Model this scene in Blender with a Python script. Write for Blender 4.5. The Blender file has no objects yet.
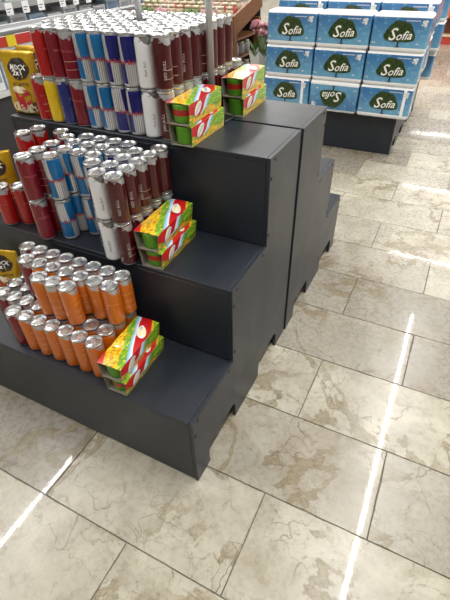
import bpy, bmesh, math, random
from mathutils import Vector, Matrix
random.seed(7)
sc = bpy.context.scene
COL = sc.collection
PI = math.pi

# ---------------------------------------------------------------- camera, exposure, light
cam_d = bpy.data.cameras.new('camera')
cam = bpy.data.objects.new('camera', cam_d)
COL.objects.link(cam)
cam_d.sensor_fit = 'HORIZONTAL'
cam_d.sensor_width = 36.0
cam_d.lens = 429.093 / 450 * 36.0
cam_d.clip_start = 0.02
cam_d.clip_end = 60
cam.matrix_world = (Matrix.Translation((0.393, -0.546, 1.288)) @ Matrix.Rotation(math.radians(27.46), 4, 'Z')
                    @ Matrix.Rotation(math.radians(50.155), 4, 'X') @ Matrix.Rotation(math.radians(-1.498), 4, 'Z'))
sc.camera = cam
sc.view_settings.view_transform = 'Standard'
sc.view_settings.look = 'None'
sc.view_settings.exposure = 0.12
sc.view_settings.gamma = 1.0
sc.view_settings.use_curve_mapping = False
world = bpy.data.worlds.new('world')
sc.world = world
world.use_nodes = True
world.node_tree.nodes['Background'].inputs[0].default_value = (0.9, 0.95, 1.0, 1)
world.node_tree.nodes['Background'].inputs[1].default_value = 0.3

CEIL = 3.0
def tube_light(cx, cy, length, along, w_per_m=20.5):
    d = bpy.data.lights.new('linear_lamp', 'AREA')
    d.shape = 'RECTANGLE'
    d.size, d.size_y = (0.024, length) if along == 'y' else (length, 0.024)
    d.energy = w_per_m * length
    d.color = (1.0, 0.985, 0.955)
    o = bpy.data.objects.new('linear_lamp', d)
    o.location = (cx, cy, CEIL - 0.03)
    COL.objects.link(o)
tube_light(0.685, 1.6, 6.5, 'y')
tube_light(3.64, 2.0, 6.0, 'y')  # unseen lamp, added at the same row spacing for general illumination
tube_light(-2.27, -0.8, 3.4, 'y')
tube_light(-2.27, 3.9, 3.4, 'y')  # unseen run, added to the lamp grid for general illumination
tube_light(-5.2, 2.0, 6.0, 'y')  # unseen lamp, added for illumination from the left
for y, x0 in ((6.4, 0.05), (9.3, -0.2), (12.95, -0.5)):
    tube_light(x0 + 2.6, y, 5.2, 'x')
    tube_light(x0 - 4.2, y, 5.2, 'x')  # unseen left-hand run, added for illumination

# ---------------------------------------------------------------- node material helpers
class NT:
    def __init__(s, name):
        s.m = bpy.data.materials.new(name)
        s.m.use_nodes = True
        s.t = s.m.node_tree
        s.b = s.t.nodes['Principled BSDF']
    def n(s, typ, **kw):
        nd = s.t.nodes.new(typ)
        for k, v in kw.items():
            if k.startswith('i_'):
                key = k[2:]
                key = int(key) if key.isdigit() else key.replace('_', ' ')
                s.put(nd.inputs[key], v)
            else:
                setattr(nd, k, v)
        return nd
    def put(s, sock, v):
        if isinstance(v, bpy.types.NodeSocket):
            s.t.links.new(v, sock)
        elif isinstance(v, bpy.types.Node):
            s.t.links.new(v.outputs[0], sock)
        else:
            sock.default_value = v
    def math(s, op, a, b=0.0, c=0.0, clamp=False):
        nd = s.t.nodes.new('ShaderNodeMath'); nd.operation = op; nd.use_clamp = clamp
        s.put(nd.inputs[0], a); s.put(nd.inputs[1], b); s.put(nd.inputs[2], c)
        return nd.outputs[0]
    def mix(s, f, a, b):
        nd = s.t.nodes.new('ShaderNodeMix'); nd.data_type = 'RGBA'
        s.put(nd.inputs[0], f); s.put(nd.inputs[6], a); s.put(nd.inputs[7], b)
        return nd.outputs[2]
    def step(s, v, lo, hi, o0=0.0, o1=1.0):
        nd = s.t.nodes.new('ShaderNodeMapRange')
        s.put(nd.inputs[0], v); s.put(nd.inputs[1], lo); s.put(nd.inputs[2], hi)
        s.put(nd.inputs[3], o0); s.put(nd.inputs[4], o1)
        return nd.outputs[0]
    def obj(s):
        return s.n('ShaderNodeTexCoord').outputs['Object']
    def noise(s, vec, scale, detail=3.0, rough=0.5, dist=0.0):
        nd = s.n('ShaderNodeTexNoise')
        s.put(nd.inputs['Vector'], vec); nd.inputs['Scale'].default_value = scale
        nd.inputs['Detail'].default_value = detail; nd.inputs['Roughness'].default_value = rough
        nd.inputs['Distortion'].default_value = dist
        return nd.outputs['Fac']
    def base(s, c): s.put(s.b.inputs['Base Color'], c)
    def set(s, **kw):
        for k, v in kw.items():
            s.put(s.b.inputs[k.replace('_', ' ')], v)
        return s
def C(r, g, b): return (r, g, b, 1.0)

_cache = {}
def plain(name, col, rough=0.5, metal=0.0, grain=0.12, scale=60.0, coat=0.0):
    if name in _cache: return _cache[name]
    t = NT(name)
    f = t.noise(t.obj(), scale, 2.0)
    lo = tuple(c * (1 - grain) for c in col); hi = tuple(min(1, c * (1 + grain)) for c in col)
    t.base(t.mix(f, C(*lo), C(*hi)))
    t.set(Roughness=rough, Metallic=metal, Coat_Weight=coat)
    _cache[name] = t.m
    return t.m

# ---------------------------------------------------------------- object helpers
def link(name, me, parent=None, loc=None, rotz=0.0):
    o = bpy.data.objects.new(name, me)
    COL.objects.link(o)
    if parent: o.parent = parent
    if loc is not None: o.location = loc
    if rotz: o.rotation_euler = (0, 0, rotz)
    return o
def tag(o, label, cat, group=None):
    o['label'] = label; o['category'] = cat
    if group: o['group'] = group
    return o
def empty(name, loc, label, cat, group=None, rotz=0.0):
    o = bpy.data.objects.new(name, None)
    o.empty_display_size = 0.05
    COL.objects.link(o); o.location = loc; o.rotation_euler = (0, 0, rotz)
    return tag(o, label, cat, group)

class MB:
    """mesh builder: verts, faces with material slot"""
    def __init__(s): s.v = []; s.f = []; s.m = []; s.sm = []
    def face(s, idx, mi=0, smooth=False): s.f.append(tuple(idx)); s.m.append(mi); s.sm.append(smooth)
    def box(s, x0, y0, z0, x1, y1, z1, mi=0, M=None):
        b = len(s.v)
        for p in ((x0,y0,z0),(x1,y0,z0),(x1,y1,z0),(x0,y1,z0),(x0,y0,z1),(x1,y0,z1),(x1,y1,z1),(x0,y1,z1)):
            s.v.append(tuple(M @ Vector(p)) if M else p)
        for q in ((3,2,1,0),(4,5,6,7),(0,1,5,4),(1,2,6,5),(2,3,7,6),(3,0,4,7)):
            s.face([b+i for i in q], mi)
        return s
    def lathe(s, prof, seg=20, mi=0, smooth=True, cap0=True, cap1=True, c=(0,0), axis=None):
        b = len(s.v)
        for r, z in prof:
            for k in range(seg):
                a = 2*PI*k/seg
                p = (c[0]+r*math.cos(a), c[1]+r*math.sin(a), z)
                s.v.append(tuple(axis @ Vector(p)) if axis else p)
        n = len(prof)
        for i in range(n-1):
            for k in range(seg):
                k2 = (k+1) % seg
                s.face((b+i*seg+k, b+i*seg+k2, b+(i+1)*seg+k2, b+(i+1)*seg+k), mi, smooth)
        if cap0: s.face([b+k for k in reversed(range(seg))], mi)
        if cap1: s.face([b+(n-1)*seg+k for k in range(seg)], mi)
        return s
    def prism(s, poly, h0, h1, mapf, mi=0):
        """extrude 2-D polygon (ccw) between h0 and h1; mapf(a,b,h)->xyz"""
        b = len(s.v); n = len(poly)
        for h in (h0, h1):
            for a, c in poly: s.v.append(tuple(mapf(a, c, h)))
        s.face([b+i for i in reversed(range(n))], mi)
        s.face([b+n+i for i in range(n)], mi)
        for i in range(n):
            j = (i+1) % n
            s.face((b+i, b+j, b+n+j, b+n+i), mi)
        return s
    def mesh(s, name, mats, bevel=0.0, bseg=1, fixn=False):
        me = bpy.data.meshes.new(name)
        me.from_pydata(s.v, [], s.f)
        for m in mats: me.materials.append(m)
        me.polygons.foreach_set('material_index', s.m)
        me.polygons.foreach_set('use_smooth', s.sm)
        me.update()
        if bevel or fixn:
            bm = bmesh.new(); bm.from_mesh(me)
            if fixn: bmesh.ops.recalc_face_normals(bm, faces=bm.faces)
            if bevel:
                bm.normal_update()
                ed = [e for e in bm.edges if len(e.link_faces) == 2 and e.calc_face_angle(0) > 0.5]
                bmesh.ops.bevel(bm, geom=ed, offset=bevel, segments=bseg, affect='EDGES', profile=0.5)
            bm.to_mesh(me); bm.free()
        return me

def text_faces(s, size, shear=0.0, bold=0.0, spacing=1.0):
    """2-D triangles of a piece of lettering: verts [(x,y)], faces"""
    cu = bpy.data.curves.new('lettering', 'FONT')
    cu.body = s; cu.size = size; cu.shear = shear; cu.offset = bold; cu.space_character = spacing
    cu.align_x = 'CENTER'; cu.align_y = 'CENTER'; cu.resolution_u = 2
    o = bpy.data.objects.new('lettering', cu)
    COL.objects.link(o)
    dg = bpy.context.evaluated_depsgraph_get()
    me = o.evaluated_get(dg).to_mesh()
    vs = [(v.co.x, v.co.y) for v in me.vertices]; fs = [tuple(p.vertices) for p in me.polygons]
    o.evaluated_get(dg).to_mesh_clear()
    bpy.data.objects.remove(o); bpy.data.curves.remove(cu)
    return vs, fs
def add_flat(mb, vf, fn, mi):
    b = len(mb.v)
    for x, y in vf[0]: mb.v.append(tuple(fn(x, y)))
    for f in vf[1]: mb.face([b+i for i in f], mi)
def ellipse(cx, cy, rx, ry, n=18, rot=0.0, wob=0.0, seed=0):
    rnd = random.Random(seed); vs = []
    ph = rnd.random()*6
    for k in range(n):
        a = 2*PI*k/n; q = 1 + wob*math.sin(3*a+ph) + wob*0.7*math.sin(5*a+2*ph)
        x, y = rx*q*math.cos(a), ry*q*math.sin(a)
        vs.append((cx+x*math.cos(rot)-y*math.sin(rot), cy+x*math.sin(rot)+y*math.cos(rot)))
    return vs, [tuple(range(n))]
def stroke(pts, w):
    vs = []; fs = []
    for i, (x, y) in enumerate(pts):
        a = pts[max(0, i-1)]; c = pts[min(len(pts)-1, i+1)]
        dx, dy = c[0]-a[0], c[1]-a[1]; L = math.hypot(dx, dy) or 1
        vs += [(x-dy/L*w/2, y+dx/L*w/2), (x+dy/L*w/2, y-dx/L*w/2)]
        if i: fs.append((2*i-2, 2*i-1, 2*i+1, 2*i))
    return vs, fs

# ---------------------------------------------------------------- setting: marble floor, shell
def marble():
    t = NT('marble')
    oi = t.n('ShaderNodeObjectInfo')
    co = t.n('ShaderNodeTexCoord').outputs['Object']
    rnd = oi.outputs['Random']
    off = t.n('ShaderNodeCombineXYZ')
    t.put(off.inputs[0], t.math('MULTIPLY', rnd, 37.0)); t.put(off.inputs[1], t.math('MULTIPLY', rnd, 91.0)); t.put(off.inputs[2], t.math('MULTIPLY', rnd, 13.0))
    v = t.n('ShaderNodeVectorMath', operation='ADD'); t.put(v.inputs[0], co); t.put(v.inputs[1], off.outputs[0])
    V = v.outputs[0]
    rot = t.n('ShaderNodeVectorRotate', rotation_type='Z_AXIS'); t.put(rot.inputs['Vector'], V); t.put(rot.inputs['Angle'], t.math('MULTIPLY', rnd, 3.0))
    mp = t.n('ShaderNodeMapping'); t.put(mp.inputs[0], rot.outputs[0]); mp.inputs['Scale'].default_value = (1.0, 1.5, 1.0)
    cloud = t.noise(V, 5.0, 5.0, 0.6, 0.6)
    fine = t.noise(V, 55.0, 4.0, 0.65)
    tone = t.mix(t.step(cloud, 0.35, 0.68), C(0.295, 0.268, 0.205), C(0.475, 0.445, 0.36))
    grey = t.mix(t.step(cloud, 0.35, 0.7), C(0.175, 0.153, 0.122), C(0.25, 0.222, 0.182))
    rnd2 = t.math('FRACT', t.math('MULTIPLY', rnd, 17.3))
    c = t.mix(t.step(rnd2, 0.3, 0.7), tone, grey)
    c = t.mix(t.step(fine, 0.3, 0.75, 0.0, 0.35), c, C(0.50, 0.47, 0.41))
    # broad golden-brown veins
    big = t.noise(mp.outputs[0], 1.9, 6.0, 0.58, 0.3)
    ridge = t.math('ABSOLUTE', t.math('SUBTRACT', big, 0.5))
    gate = t.step(t.noise(V, 2.4, 2.0), 0.42, 0.52)
    vein = t.math('MULTIPLY', t.step(ridge, 0.010, 0.017, 1.0, 0.0), gate)
    rim = t.math('MULTIPLY', t.math('MULTIPLY', t.step(ridge, 0.006, 0.012), t.step(ridge, 0.013, 0.022, 1.0, 0.0)), gate)
    c = t.mix(t.math('MULTIPLY', vein, 0.6), c, C(0.19, 0.145, 0.07))
    c = t.mix(t.math('MULTIPLY', rim, 0.6), c, C(0.13, 0.095, 0.045))
    # large soft brown stains on some tiles
    st = t.math('MULTIPLY', t.step(t.noise(V, 3.2, 5.0, 0.65, 0.8), 0.52, 0.62), t.step(t.math('FRACT', t.math('MULTIPLY', rnd, 53.7)), 0.35, 0.7))
    c = t.mix(t.math('MULTIPLY', st, 0.35), c, C(0.20, 0.155, 0.09))
    # thin dark cracks
    wob = t.n('ShaderNodeTexNoise'); t.put(wob.inputs['Vector'], V); wob.inputs['Scale'].default_value = 7.0; wob.inputs['Detail'].default_value = 4.0
    add = t.n('ShaderNodeVectorMath', operation='MULTIPLY_ADD'); t.put(add.inputs[0], wob.outputs['Color']); add.inputs[1].default_value = (0.22, 0.22, 0.0); t.put(add.inputs[2], V)
    vo = t.n('ShaderNodeTexVoronoi', feature='DISTANCE_TO_EDGE'); t.put(vo.inputs['Vector'], add.outputs[0]); vo.inputs['Scale'].default_value = 7.5
    gate2 = t.step(t.noise(V, 5.0, 3.0), 0.42, 0.55)
    crack = t.math('MULTIPLY', t.step(vo.outputs['Distance'], 0.003, 0.014, 1.0, 0.0), gate2)
    c = t.mix(t.math('MULTIPLY', crack, 0.7), c, C(0.12, 0.088, 0.05))
    n3 = t.noise(V, 4.2, 6.0, 0.6, 1.6)
    hair = t.math('MULTIPLY', t.step(t.math('ABSOLUTE', t.math('SUBTRACT', n3, 0.47)), 0.0, 0.006, 1.0, 0.0), 0.7)
    c = t.mix(hair, c, C(0.16, 0.12, 0.07))
    # small pits
    pit = t.step(t.noise(V, 34.0, 1.0), 0.235, 0.255, 1.0, 0.0)
    c = t.mix(t.math('MULTIPLY', pit, 0.6), c, C(0.2, 0.16, 0.11))
    t.base(c)
    t.set(Roughness=t.step(fine, 0.2, 0.8, 0.22, 0.34), Coat_Weight=0.17, Coat_Roughness=0.045, Coat_IOR=1.5)
    t.put(t.b.inputs['Specular IOR Level'], 0.45)
    bump = t.n('ShaderNodeBump'); bump.inputs['Strength'].default_value = 0.025; bump.inputs['Distance'].default_value = 0.002
    t.put(bump.inputs['Height'], cloud); t.put(t.b.inputs['Coat Normal'], bump.outputs[0])
    return t.m
MARBLE = marble()
GROUT = plain('grout', (0.13, 0.115, 0.09), 0.9, grain=0.3)
WALL = plain('wall_paint', (0.50, 0.49, 0.47), 0.8, grain=0.04)
CEILM = plain('ceiling_paint', (0.8, 0.8, 0.78), 0.9, grain=0.03)

def structure(name, mb, mats, parent=None, **kw):
    o = link(name, mb.mesh(name, mats, **kw), parent); o['kind'] = 'structure'; return o
floor = structure('floor', MB().box(-8, -5, -0.05, 8, 14, -0.0035), [GROUT])
structure('ceiling', MB().box(-8, -5, CEIL, 8, 14, CEIL + 0.1), [CEILM])
structure('wall_back', MB().box(-8, 14, -0.05, 8, 14.1, CEIL), [WALL])
structure('wall_front', MB().box(-8, -5.1, -0.05, 8, -5, CEIL), [WALL])
structure('wall_left', MB().box(-8.1, -5, -0.05, -8, 14, CEIL), [WALL])
structure('wall_right', MB().box(8, -5, -0.05, 8.1, 14, CEIL), [WALL])

TW, TD, G = 0.6, 0.3, 0.0013
tile_variants = []
for k in range(4):
    rnd = random.Random(k)
    nx, ny = 14, 7                        # slightly chipped edges
    ring = []
    for i in range(nx): ring.append((-TW/2+G + (TW-2*G)*i/nx, -TD/2+G))
    for i in range(ny): ring.append((TW/2-G, -TD/2+G + (TD-2*G)*i/ny))
    for i in range(nx): ring.append((TW/2-G - (TW-2*G)*i/nx, TD/2-G))
    for i in range(ny): ring.append((-TW/2+G, TD/2-G - (TD-2*G)*i/ny))
    mb = MB(); n = len(ring); top = []
    for x, y in ring:
        q = 0.0004 + (rnd.random()**5)*0.0035
        top.append((x - math.copysign(min(q, abs(x)), x) if abs(x) > TW/2-2*G else x, y - math.copysign(q, y) if abs(y) > TD/2-2*G else y))
    for x, y in top: mb.v.append((x, y, 0.0))
    for (x, y) in ring: mb.v.append((x, y, -0.003))
    mb.face(range(n))
    for i in range(n):
        j = (i+1) % n; mb.face((i+n, j+n, j, i))
    tile_variants.append(mb.mesh('tile', [MARBLE]))
vm = cam.matrix_world.inverted()
far_mb = MB()
ntile = 0
for r in range(-7, 46):
    y = -0.243 + 0.3*r + 0.15
    for k in range(-9, 13):
        x = 0.2 - 0.3 + 0.6*k + (0.305 if r % 2 else 0.0)
        if x < -5.5 or x > 7.5: continue
        p = vm @ Vector((x, y, 0)); inside = False
        if p.z < -0.1:
            u = 225 + 429*p.x/-p.z; w = 300 - 429*p.y/-p.z
            m = 429*0.45/-p.z
            inside = -m < u < 450+m and -m < w < 600+m
        if inside and y < 9.5 and not (-0.7 < x < -0.35 and 0.3 < y < 1.2) and ntile < 300:
            o = link('tile', tile_variants[(r*7+k) % 4], floor, (x, y, 0.0)); ntile += 1
            if random.random() < 0.5: o.rotation_euler = (0, 0, PI)
        elif y < 13.6 and x > -5.5:
            far_mb.box(x-TW/2+G, y-TD/2+G, -0.003, x+TW/2-G, y+TD/2-G, 0.0)
o = link('tiling', far_mb.mesh('tiling', [MARBLE]), floor); o['kind'] = 'stuff'

# ---------------------------------------------------------------- stepped display stands
def steel():
    t = NT('anthracite_steel')
    co = t.obj()
    f = t.noise(co, 9.0, 4.0, 0.6)
    g = t.noise(co, 400.0, 2.0)
    t.base(t.mix(f, C(0.0125, 0.0165, 0.0245), C(0.017, 0.0215, 0.030)))
    t.set(Roughness=t.step(f, 0.2, 0.8, 0.36, 0.46))
    b = t.n('ShaderNodeBump'); b.inputs['Strength'].default_value = 0.08; b.inputs['Distance'].default_value = 0.001
    t.put(b.inputs['Height'], g); t.put(t.b.inputs['Normal'], b.outputs[0])
    return t.m
STEEL = steel()
SCREW = plain('black_screw', (0.008, 0.008, 0.009), 0.45)
screw_mb = MB()
screw_mb.lathe([(0.0055, 0), (0.0055, 0.0014), (0.0035, 0.0028)], 8, axis=Matrix.Rotation(PI/2, 4, 'Y'))
screw_me = screw_mb.mesh('screw', [SCREW])
def stand(label, loc, W, hs, ys, mirror=False):
    """origin at the front right floor corner; goes back along +y (or -y when mirrored), left along -x"""
    s = -1 if mirror else 1
    root = empty('stepped_display_stand', loc, label, 'display stand', 'stepped display stands')
    y1, y2, y3 = ys; h1, h2, h3 = hs; T = 0.012
    D = y3
    a, b_, c, d = 0.11*D, 0.36*D, 0.63*D, 0.87*D
    prof = [(0, 0), (a, 0), (a-0.004, 0.03), (a-0.004, 0.06), (a+0.012, 0.085), (b_-0.012, 0.085), (b_, 0.06), (b_, 0), (c, 0), (c, 0.06), (c+0.012, 0.085),
            (d-0.012, 0.085), (d, 0.06), (d, 0), (D, 0), (D, h3), (y2, h3), (y2, h2), (y1, h2), (y1, h1), (0, h1)]
    for x0 in (-T, -W):
        mb = MB().prism(prof, x0, x0+T, lambda p, q, h: (h, s*p, q))
        link('side_panel', mb.mesh('side_panel', [STEEL], bevel=0.0012, fixn=True), root)
    e = 0.0006
    for k, (p0, p1, z) in enumerate(((0, y1, h1), (y1, y2, h2), (y2, y3, h3))):
        mb = MB().box(-W+T+e, s*p0 if s > 0 else -p1, z-0.014, -T-e, s*p1 if s > 0 else -p0, z)
        link('tread', mb.mesh('tread', [STEEL], bevel=0.001), root)
        zb = (0.004, h1+0.0, h2)[k]
        q0, q1 = s*(p0+0.0005), s*(p0+0.012)
        mb = MB().box(-W+T+e, min(q0, q1), zb+e, -T-e, max(q0, q1), z-0.0145)
        link('riser', mb.mesh('riser', [STEEL], bevel=0.001), root)
    mb = MB().box(-W+T+e, min(s*(y3-0.006), s*y3), 0.09, -T-e, max(s*(y3-0.006), s*y3), h3-0.0145)
    link('back_panel', mb.mesh('back_panel', [STEEL]), root)
    for p, z in ((0.012, h1*0.78), (0.03, h1-0.012), (y1-0.03, h1-0.012), (y1+0.012, h1+0.035), (y1+0.012, h2-0.06), (y1+0.03, h2-0.012), (y2-0.03, h2-0.012),
                 (y2+0.012, h2+0.035), (y2+0.012, h3-0.06), (y2+0.035, h3-0.012)):
        link('screw', screw_me, root, (-0.0004, s*p, z))
    return root
H1, H2, H3 = 0.296, 0.572, 0.846
Y1, Y2, Y3 = 0.253, 0.494, 0.743
SW = 0.96
stand('dark grey stepped metal stand in front, loaded with drink cans', (0, 0, 0), SW, (H1, H2, H3), (Y1, Y2, Y3))
stand('dark grey stepped stand standing back to back behind the can stand', (0.004, 2*Y3+0.013, 0), SW, (H1, H2, H3), (Y1, Y2, Y3), True)
FX, FY = 0.045, 2.919
FH = (0.29, 0.552, 0.79); FYS = (0.16, 0.38, 0.62)
stand('dark grey stand under the front packs of toilet rolls', (FX, FY, 0), 1.08, FH, FYS)
stand('dark grey stand under the far side packs of toilet rolls', (FX, FY+1.248, 0), 1.08, FH, FYS, True)

# ---------------------------------------------------------------- drink cans
CR, CH = 0.0259, 0.1328
LIDM = plain('lid_aluminium', (0.62, 0.635, 0.65), 0.25, 0.9, grain=0.06, scale=200)
TABM = plain('tab_aluminium', (0.70, 0.70, 0.70), 0.32, 0.9, grain=0.06, scale=200)
SILV = C(0.50, 0.50, 0.51)
def can_mat(name, col, kind, col2=None):
    t = NT('can_' + name)
    co = t.obj()
    sx = t.n('ShaderNodeSeparateXYZ'); t.put(sx.inputs[0], co)
    X, Y, Z = sx.outputs
    ang = t.math('ARCTAN2', Y, X)
    nz = t.noise(co, 48.0, 4.0, 0.6)
    if kind == 'edition':       # coloured film with a ragged silver splash under the rim
        edge = t.math('ADD', Z, t.math('MULTIPLY', t.math('SUBTRACT', nz, 0.5), 0.07))
        edge = t.math('ADD', edge, t.math('MULTIPLY', t.math('SINE', t.math('ADD', t.math('MULTIPLY', ang, 2.0), 0.7)), 0.007))
        m = t.step(edge, 0.1185 if name != 'orange' else 0.1215, 0.1195 if name != 'orange' else 0.1225)
        c = t.mix(m, C(*col), col2 or SILV)
        for zz in (0.030, 0.052):   # thin printed lines
            ln = t.math('MULTIPLY', t.step(t.math('ABSOLUTE', t.math('SUBTRACT', Z, zz)), 0.0005, 0.0008, 1.0, 0.0), t.step(t.math('SINE', t.math('ADD', ang, 1.2)), 0.55, 0.6))
            c = t.mix(t.math('MULTIPLY', ln, 0.6), c, C(0.75, 0.55, 0.4))
        met = t.step(m, 0, 1, 0.12, 0.6)
    else:                       # quartered colour and silver
        w = t.math('ADD', t.math('MULTIPLY', ang, 2.0), t.math('MULTIPLY', Z, 6.0))
        s1 = t.math('GREATER_THAN', t.math('SINE', w), -0.12)
        s2 = t.math('GREATER_THAN', Z, 0.064)
        q = t.math('ABSOLUTE', t.math('SUBTRACT', s1, s2))
        lines = t.math('GREATER_THAN', t.math('SINE', t.math('MULTIPLY', ang, 28.0)), 0.55)
        silver = t.mix(t.math('MULTIPLY', lines, 0.7), C(0.64, 0.64, 0.65), C(0.14, 0.115, 0.10))
        c = t.mix(q, C(*col), silver)
        rim = t.math('ADD', t.math('LESS_THAN', Z, 0.010), t.math('GREATER_THAN', Z, 0.126), clamp=True)
        c = t.mix(rim, c, SILV)
        met = t.step(q, 0, 1, 0.25, 0.5)
    low = t.math('LESS_THAN', Z, 0.005)
    c = t.mix(low, c, SILV)
    t.base(c); t.set(Roughness=0.24, Metallic=met, Coat_Weight=0.4, Coat_Roughness=0.1)
    return t.m
KIND = {
    'crimson': (can_mat('crimson', (0.17, 0.004, 0.013), 'edition'), 'RED BULL', 's', (0.36, 0.06, 0.07)),
    'maroon': (can_mat('maroon', (0.062, 0.005, 0.007), 'edition'), 'RED BULL', 'v', (0.42, 0.36, 0.34)),
    'red': (can_mat('red', (0.36, 0.008, 0.007), 'edition'), 'RED BULL', 's', (0.48, 0.05, 0.04)),
    'orange': (can_mat('orange', (0.58, 0.14, 0.008), 'edition'), 'RED BULL', 's', (0.66, 0.25, 0.05)),
    'yellow': (can_mat('yellow', (0.72, 0.47, 0.01), 'edition'), 'RED BULL', 's', (0.6, 0.36, 0.02)),
    'navy': (can_mat('navy', (0.014, 0.022, 0.14), 'edition'), 'RED BULL', 's', (0.15, 0.15, 0.3)),
    'white': (can_mat('white', (0.74, 0.74, 0.75), 'edition', C(0.27, 0.26, 0.26)), 'Red Bull', 'v', (0.25, 0.24, 0.26)),
    'light blue': (can_mat('light_blue', (0.006, 0.125, 0.32), 'quarters'), 'Red Bull', 'h', (0.30, 0.015, 0.02)),
    'dark blue': (can_mat('dark_blue', (0.007, 0.008, 0.13), 'quarters'), 'Red Bull', 'h', (0.34, 0.012, 0.02)),
}
lid_mb = MB()
lid_mb.lathe([(0.0243, 0.1268), (0.0250, 0.1300), (0.0252, 0.1335), (0.0247, 0.1345), (0.0238, 0.1340), (0.0230, 0.1300), (0.0216, 0.1292), (0.0205, 0.1302), (0.004, 0.1304)], 22)
def ring_face(cx, cy, r0, r1, z, a0, a1, n=12):
    pts = [(cx+r0*math.cos(a0+(a1-a0)*k/n), cy+r0*math.sin(a0+(a1-a0)*k/n)) for k in range(n+1)]
    b = len(lid_mb.v)
    for k in range(n+1):
        a = a0+(a1-a0)*k/n
        for q in (r0, r1): lid_mb.v.append((cx+q*math.cos(a), cy+q*math.sin(a), z))
    for k in range(n): lid_mb.face((b+2*k, b+2*k+1, b+2*k+3, b+2*k+2), 1)
ring_face(0, 0, 0.0176, 0.0186, 0.13055, 0, 2*PI, 20)
ring_face(-0.010, 0, 0.0062, 0.0072, 0.13065, 0.6, 2*PI-0.6)
LID = lid_mb.mesh('lid', [LIDM, plain('lid_score', (0.22, 0.21, 0.20), 0.4, 0.5)])
tab_mb = MB()
tb = ellipse(0.004, 0, 0.0115, 0.0068, 12)[0]
tab_mb.prism(tb, 0.1306, 0.1318, lambda a, b, h: (a, b, h))
tab_mb.prism(ellipse(-0.011, 0, 0.0065, 0.0075, 10)[0], 0.1304, 0.1307, lambda a, b, h: (a, b, h), 1)  # oval at the drinking mouth, greyer aluminium than the tab
TAB = tab_mb.mesh('tab', [TABM, plain('mouth_score', (0.5, 0.5, 0.5), 0.35, 0.9)])
BODY = {}
for kname, (mat, word, dirn, tc) in KIND.items():
    mb = MB()
    mb.lathe([(0.0205, 0.0), (0.0235, 0.0012), (0.0258, 0.006), (CR, 0.010), (CR, 0.064), (CR, 0.116), (0.0256, 0.1205), (0.0244, 0.1268)], 22, cap1=False)
    R = CR + 0.0002
    if dirn == 's':
        vf = text_faces(word, 0.0085, 0.0, 0.0002)
        for th0 in (0.0, PI):
            add_flat(mb, vf, lambda x, y: (R*math.cos(th0+x/R), R*math.sin(th0+x/R), 0.078+y), 1)
    elif dirn == 'h':
        vf = text_faces(word, 0.0155, 0.15, 0.0004)
        for th0 in (0.0, PI):
            add_flat(mb, vf, lambda x, y: (R*math.cos(th0+x/R), R*math.sin(th0+x/R), 0.064+y), 1)
    else:
        vf = text_faces(word, 0.0105, 0.0, 0.0002, 1.05)
        for th0 in (-0.6, PI-0.6):
            add_flat(mb, vf, lambda x, y: (R*math.cos(th0-y/R), R*math.sin(th0-y/R), 0.052+x), 1)
    BODY[kname] = mb.mesh('body_' + kname.replace(' ', '_'), [mat, plain('can_print_' + kname, tc, 0.4, 0.1)])
ORD = ['first', 'second', 'third', 'fourth', 'fifth', 'sixth', 'seventh', 'eighth', 'ninth', 'tenth', 'eleventh', 'twelfth']
ROW = ['front row', 'second row', 'third row', 'fourth row', 'fifth row', 'sixth row', 'seventh row', 'eighth row', 'ninth row']
proto_can = None
def can(kind, x, y, z, label, group, ang):
    o = empty('drink_can', (x, y, z + 0.0004), label, 'can', group, ang)
    o.scale = (1, 1, 0.984)
    link('body', BODY[kind], o)
    l = link('lid', LID, o)
    t = link('tab', TAB, l)
    t.rotation_euler = (0, 0, random.uniform(0, 6.28))
    return o
def can_block(step, layer, z, rows, group):
    """rows: list of lists of (kind, x, y), front row first, left to right"""
    for ri, row in enumerate(rows):
        row = sorted(row, key=lambda c: c[1])
        for ci, (kind, x, y) in enumerate(row):
            face = math.atan2(-0.546-y, 0.393-x)
            quarter = kind in ('light blue', 'dark blue')
            ang = face + (random.uniform(-0.5, 0.5) if quarter else random.uniform(-0.9, 0.9))
            if random.random() < 0.5: ang += PI
            lab = 'slim %s drink can, %s layer on the %s step, %s, %s from left' % (kind, layer, step, ROW[ri], ORD[ci])
            can(kind, x + random.uniform(-0.0001, 0.0001), y + random.uniform(-0.0001, 0.0001), z, lab, group, ang)
P = 0.0528
# top step: two layers, ten columns
tx = [-0.331 - P*k for k in range(9, -1, -1)]
lowk = ['red', 'yellow', 'navy', 'crimson', 'light blue', 'light blue', 'dark blue', 'dark blue', 'white', 'maroon']
upk = [None, 'red', 'crimson', 'crimson', 'light blue', 'light blue', 'dark blue', 'dark blue', 'white', 'maroon']
ty = [Y2 + 0.029 + P*k for k in range(8)]
pole_spots = [(-0.5422, 0.7342)]
def free(x, y): return all(math.hypot(x-a, y-b) > 0.033 for a, b in pole_spots)
can_block('top', 'lower', H3, [[(lowk[i] if r else lowk[i], tx[i], ty[r]) for i in range(10) if free(tx[i], ty[r])] for r in range(8)] + [[('maroon', tx[9]+0.006, ty[7]+P+0.006)]], 'drink cans on the top step')
can_block('top', 'upper', H3+CH, [[(upk[i] or 'red', tx[i], ty[r]) for i in range(0 if r > 1 else 1, 10) if free(tx[i], ty[r])] for r in range(8)], 'drink cans on the top step')
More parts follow.
